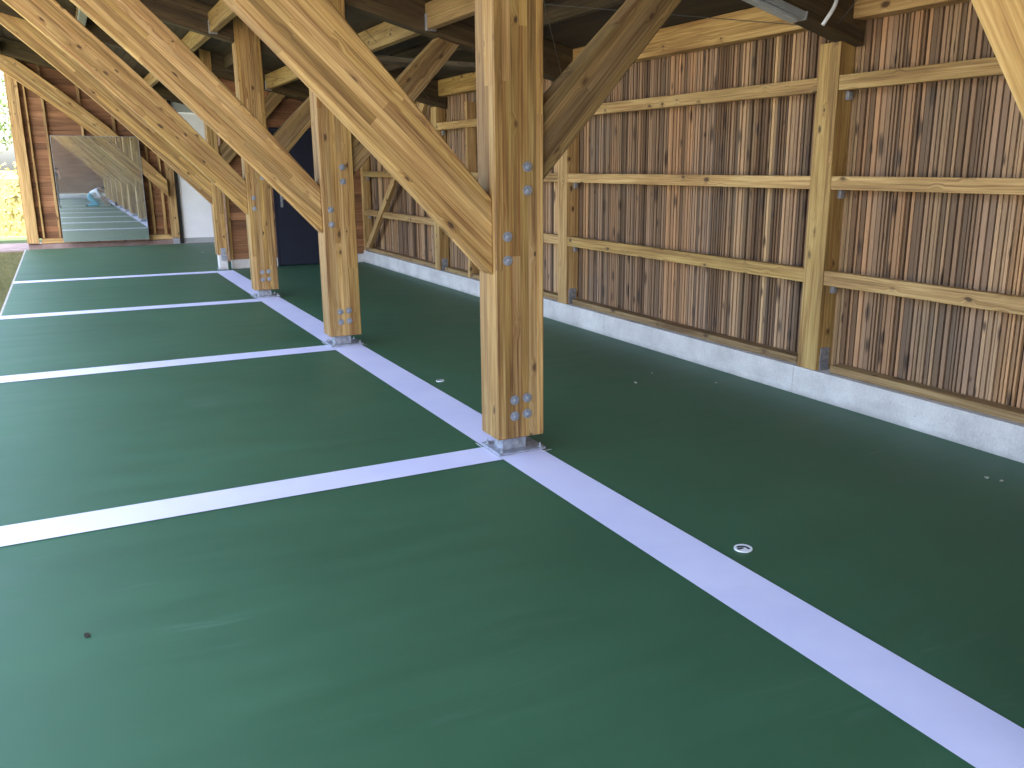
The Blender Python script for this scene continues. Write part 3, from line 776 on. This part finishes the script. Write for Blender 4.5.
# the photographer, standing right behind the camera, seen at the left edge of the mirror
Js = {'pelvis': ((0, 0, .93), (.12, .16)), 'waist': ((.0, 0, 1.08), (.11, .145)), 'chest': ((0, 0, 1.32), (.12, .17)), 'neckb': ((.0, 0, 1.46), (.07, .08)), 'neck': ((.01, 0, 1.52), .055),
 'head': ((.03, 0, 1.64), (.088, .08)), 'face': ((.05, 0, 1.575), (.066, .062)),
 'hip_l': ((0, .10, .88), .10), 'knee_l': ((.02, .12, .49), .065), 'shin_l': ((.0, .125, .28), .055), 'ank_l': ((-.02, .13, .08), .042), 'toe_l': ((.14, .15, .04), .038),
 'hip_r': ((0, -.10, .88), .10), 'knee_r': ((.02, -.12, .49), .065), 'shin_r': ((.0, -.125, .28), .055), 'ank_r': ((-.02, -.13, .08), .042), 'toe_r': ((.14, -.15, .04), .038),
 'sh_l': ((.0, .20, 1.40), .065), 'elb_l': ((.16, .25, 1.18), .047), 'wrist_l': ((.32, .12, 1.42), .03), 'hand_l': ((.355, .085, 1.50), (.022, .034)),
 'sh_r': ((.0, -.20, 1.40), .065), 'elb_r': ((.16, -.25, 1.18), .047), 'wrist_r': ((.32, -.12, 1.42), .03), 'hand_r': ((.355, -.085, 1.50), (.022, .034))}
az = R(90 - 28.7)
build_person((-.46 * math.cos(az), -.46 * math.sin(az), 0), az, Js, 'person in dark clothes holding up a phone, seen at the left edge of the mirror',
             dict(bones=bones(0, 0, 1, 2), mats=[M['darkcloth'], M['skin'], M['shoe']], skin=1), M['hair'])
bm = bmesh.new(); addbox(bm, (-.004, -.075, -.036), (.004, .075, .036)); bevel(bm, .003, 2)
link('phone', mesh_from(bm, 'phone'), Matrix.Translation((-.055 * math.cos(az), -.055 * math.sin(az), 1.59)) @ Matrix.Rotation(az, 4, 'Z'), None, M['black'], 'dark phone held up by the standing person at the mirror edge', 'phone')

# ------------------------------------------------------------------ greenery outside
def leafcloud(centers, n, size, rnd, mat, name, parent=None, **k):
    vs, fs = [], []
    for _ in range(n):
        c, r = rnd.choice(centers)
        while True:
            q = V((rnd.uniform(-1, 1), rnd.uniform(-1, 1), rnd.uniform(-1, 1)))
            if q.length < 1: break
        q = q * (q.length ** -.35 if q.length > .05 else 1)
        p = V(c) + V((q.x * r[0], q.y * r[1], q.z * r[2]))
        a = V((rnd.gauss(0, 1), rnd.gauss(0, 1), rnd.gauss(0, 1))).normalized(); b = a.orthogonal().normalized()
        s_ = size * rnd.uniform(.6, 1.5); i = len(vs)
        vs += [p - a * s_, p + b * s_ * .45, p + a * s_, p - b * s_ * .45]; fs.append((i, i + 1, i + 2, i + 3))
    me = bpy.data.meshes.new(name); me.from_pydata(vs, [], fs)
    return link(name, me, Matrix(), parent, mat, **k)
rnd = random.Random(3)
hc = []
hx = -24.
while hx < 5:
    hc.append(((hx, 26.3 + rnd.uniform(-.15, .15), .75), (.75, .55, .95 + rnd.uniform(-.12, .12)))); hx += .5
h = thing('hedge', (-10, 26.3, -.05), 'bright yellow green clipped hedge beyond the path at the left edge of the photo', 'hedge')
leafcloud(hc, 26000, .055, rnd, M['hedge'], 'hedge_foliage', h)
bm = bmesh.new(); addbox(bm, (-24, 25.95, -.05), (5, 26.6, 1.35)); link('hedge_core', mesh_from(bm, 'core'), Matrix(), h, M['hedge'])
def tree(x, y, hgt, rad, n, seed, label):
    rr = random.Random(seed)
    t = thing('tree', (x, y, -.06), label, 'tree', 'trees beyond the hedge')
    bm = bmesh.new(); tips = []
    tube(bm, [(x, y, -.1), (x + .1, y, hgt * .35), (x, y + .1, hgt * .8)], [.16, .12, .04], 8)
    for k in range(9):
        a = k * 2.4 + rr.random(); z0 = hgt * rr.uniform(.25, .7); L = rad * rr.uniform(.6, 1.0)
        e = (x + math.cos(a) * L, y + math.sin(a) * L, z0 + hgt * rr.uniform(.1, .3))
        tube(bm, [(x, y, z0), (x + math.cos(a) * L * .5, y + math.sin(a) * L * .5, z0 + hgt * .09), e], [.06, .04, .015], 6); tips.append(e)
    link('trunk', mesh_from(bm, 'trunk'), Matrix(), t, M['bark'])
    cs = [((e[0] + rr.uniform(-.3, .3), e[1], e[2]), (rad * .42, rad * .42, rad * .33)) for e in tips]
    cs += [((x + rr.uniform(-1, 1) * rad * .5, y + rr.uniform(-1, 1) * rad * .5, hgt * rr.uniform(.6, .95)), (rad * .4, rad * .4, rad * .3)) for _ in range(6)]
    leafcloud(cs, n, .07, rr, M['leaf'], 'crown', t)
tree(-2.7, 29.5, 4.6, 1.7, 2600, 1, 'sparse green tree against the white sky, left of the corner post')
tree(-5.6, 31, 5.4, 2.0, 3500, 2, 'second tree from the corner post, beyond the yellow hedge')
tree(-9.5, 33, 6.0, 2.3, 3500, 4, 'leafy tree far to the left beyond the yellow hedge')
# grass blades next to the court edge
vs, fs = [], []
for _ in range(26000):
    y = rnd.uniform(6, 20.6); x = -.78 - abs(rnd.gauss(0, .8))
    hgt = rnd.uniform(.02, .07); a = rnd.uniform(0, 6.28); w = .0035; lx, ly = rnd.gauss(0, .02), rnd.gauss(0, .02); i = len(vs)
    vs += [(x - math.cos(a) * w, y - math.sin(a) * w, -.05), (x + math.cos(a) * w, y + math.sin(a) * w, -.05), (x + lx, y + ly, -.05 + hgt)]; fs.append((i, i + 1, i + 2))
me = bpy.data.meshes.new('grass'); me.from_pydata(vs, [], fs)
link('grass', me, Matrix(), None, M['grassblade'], kind='stuff', label='short patchy grass along the left edge of the green court', cat='grass')

# ------------------------------------------------------------------ light, sky, camera
SUN = V((.14, -1.0, 1.5)).normalized()
el = math.asin(SUN.z); azs = math.atan2(SUN.x, SUN.y)
w = bpy.data.worlds.new('World'); S.world = w; w.use_nodes = True
nt = w.node_tree; sky = nt.nodes.new('ShaderNodeTexSky'); sky.sky_type = 'NISHITA'; sky.sun_disc = False
sky.sun_elevation = el; sky.sun_rotation = azs; sky.dust_density = 4.0; sky.air_density = 1.0
nt.links.new(sky.outputs[0], nt.nodes['Background'].inputs[0]); nt.nodes['Background'].inputs[1].default_value = .15
sl = bpy.data.lights.new('sun', 'SUN'); sl.energy = 4; sl.angle = R(.5); sl.color = (1, .95, .87)
so = bpy.data.objects.new('sun', sl); COL.objects.link(so); so.rotation_euler = SUN.to_track_quat('Z', 'Y').to_euler(); so.location = (0, 0, 30)

f = 867.; CX, CY = 545., 384.
cam = bpy.data.cameras.new('camera'); co = bpy.data.objects.new('camera', cam); COL.objects.link(co)
def ray(u, v): return V((u - CX, v - CY, f))
Yc = ray(57, 168).normalized(); Xc = ray(2181, 168); Xc = (Xc - Yc * Xc.dot(Yc)).normalized(); Zc = Xc.cross(Yc)
A = Matrix((Xc, Yc, Zc))                    # camera (right, down, forward) -> world
right, down, fwd = A @ V((1, 0, 0)), A @ V((0, 1, 0)), A @ V((0, 0, 1))
co.matrix_world = Matrix.Translation((0, 0, 1.6187)) @ Matrix((right, -down, -fwd)).transposed().to_4x4()
cam.sensor_width = 36; cam.lens = f / 1024 * 36; cam.shift_x = -(CX - 512) / 1024; cam.clip_start = .02; cam.clip_end = 2000
S.camera = co
S.view_settings.view_transform = 'Standard'; S.view_settings.look = 'None'; S.view_settings.gamma = 1; S.view_settings.use_curve_mapping = False
S.view_settings.exposure = 3.2
S.cycles.max_bounces = 8; S.cycles.diffuse_bounces = 6; S.cycles.glossy_bounces = 4
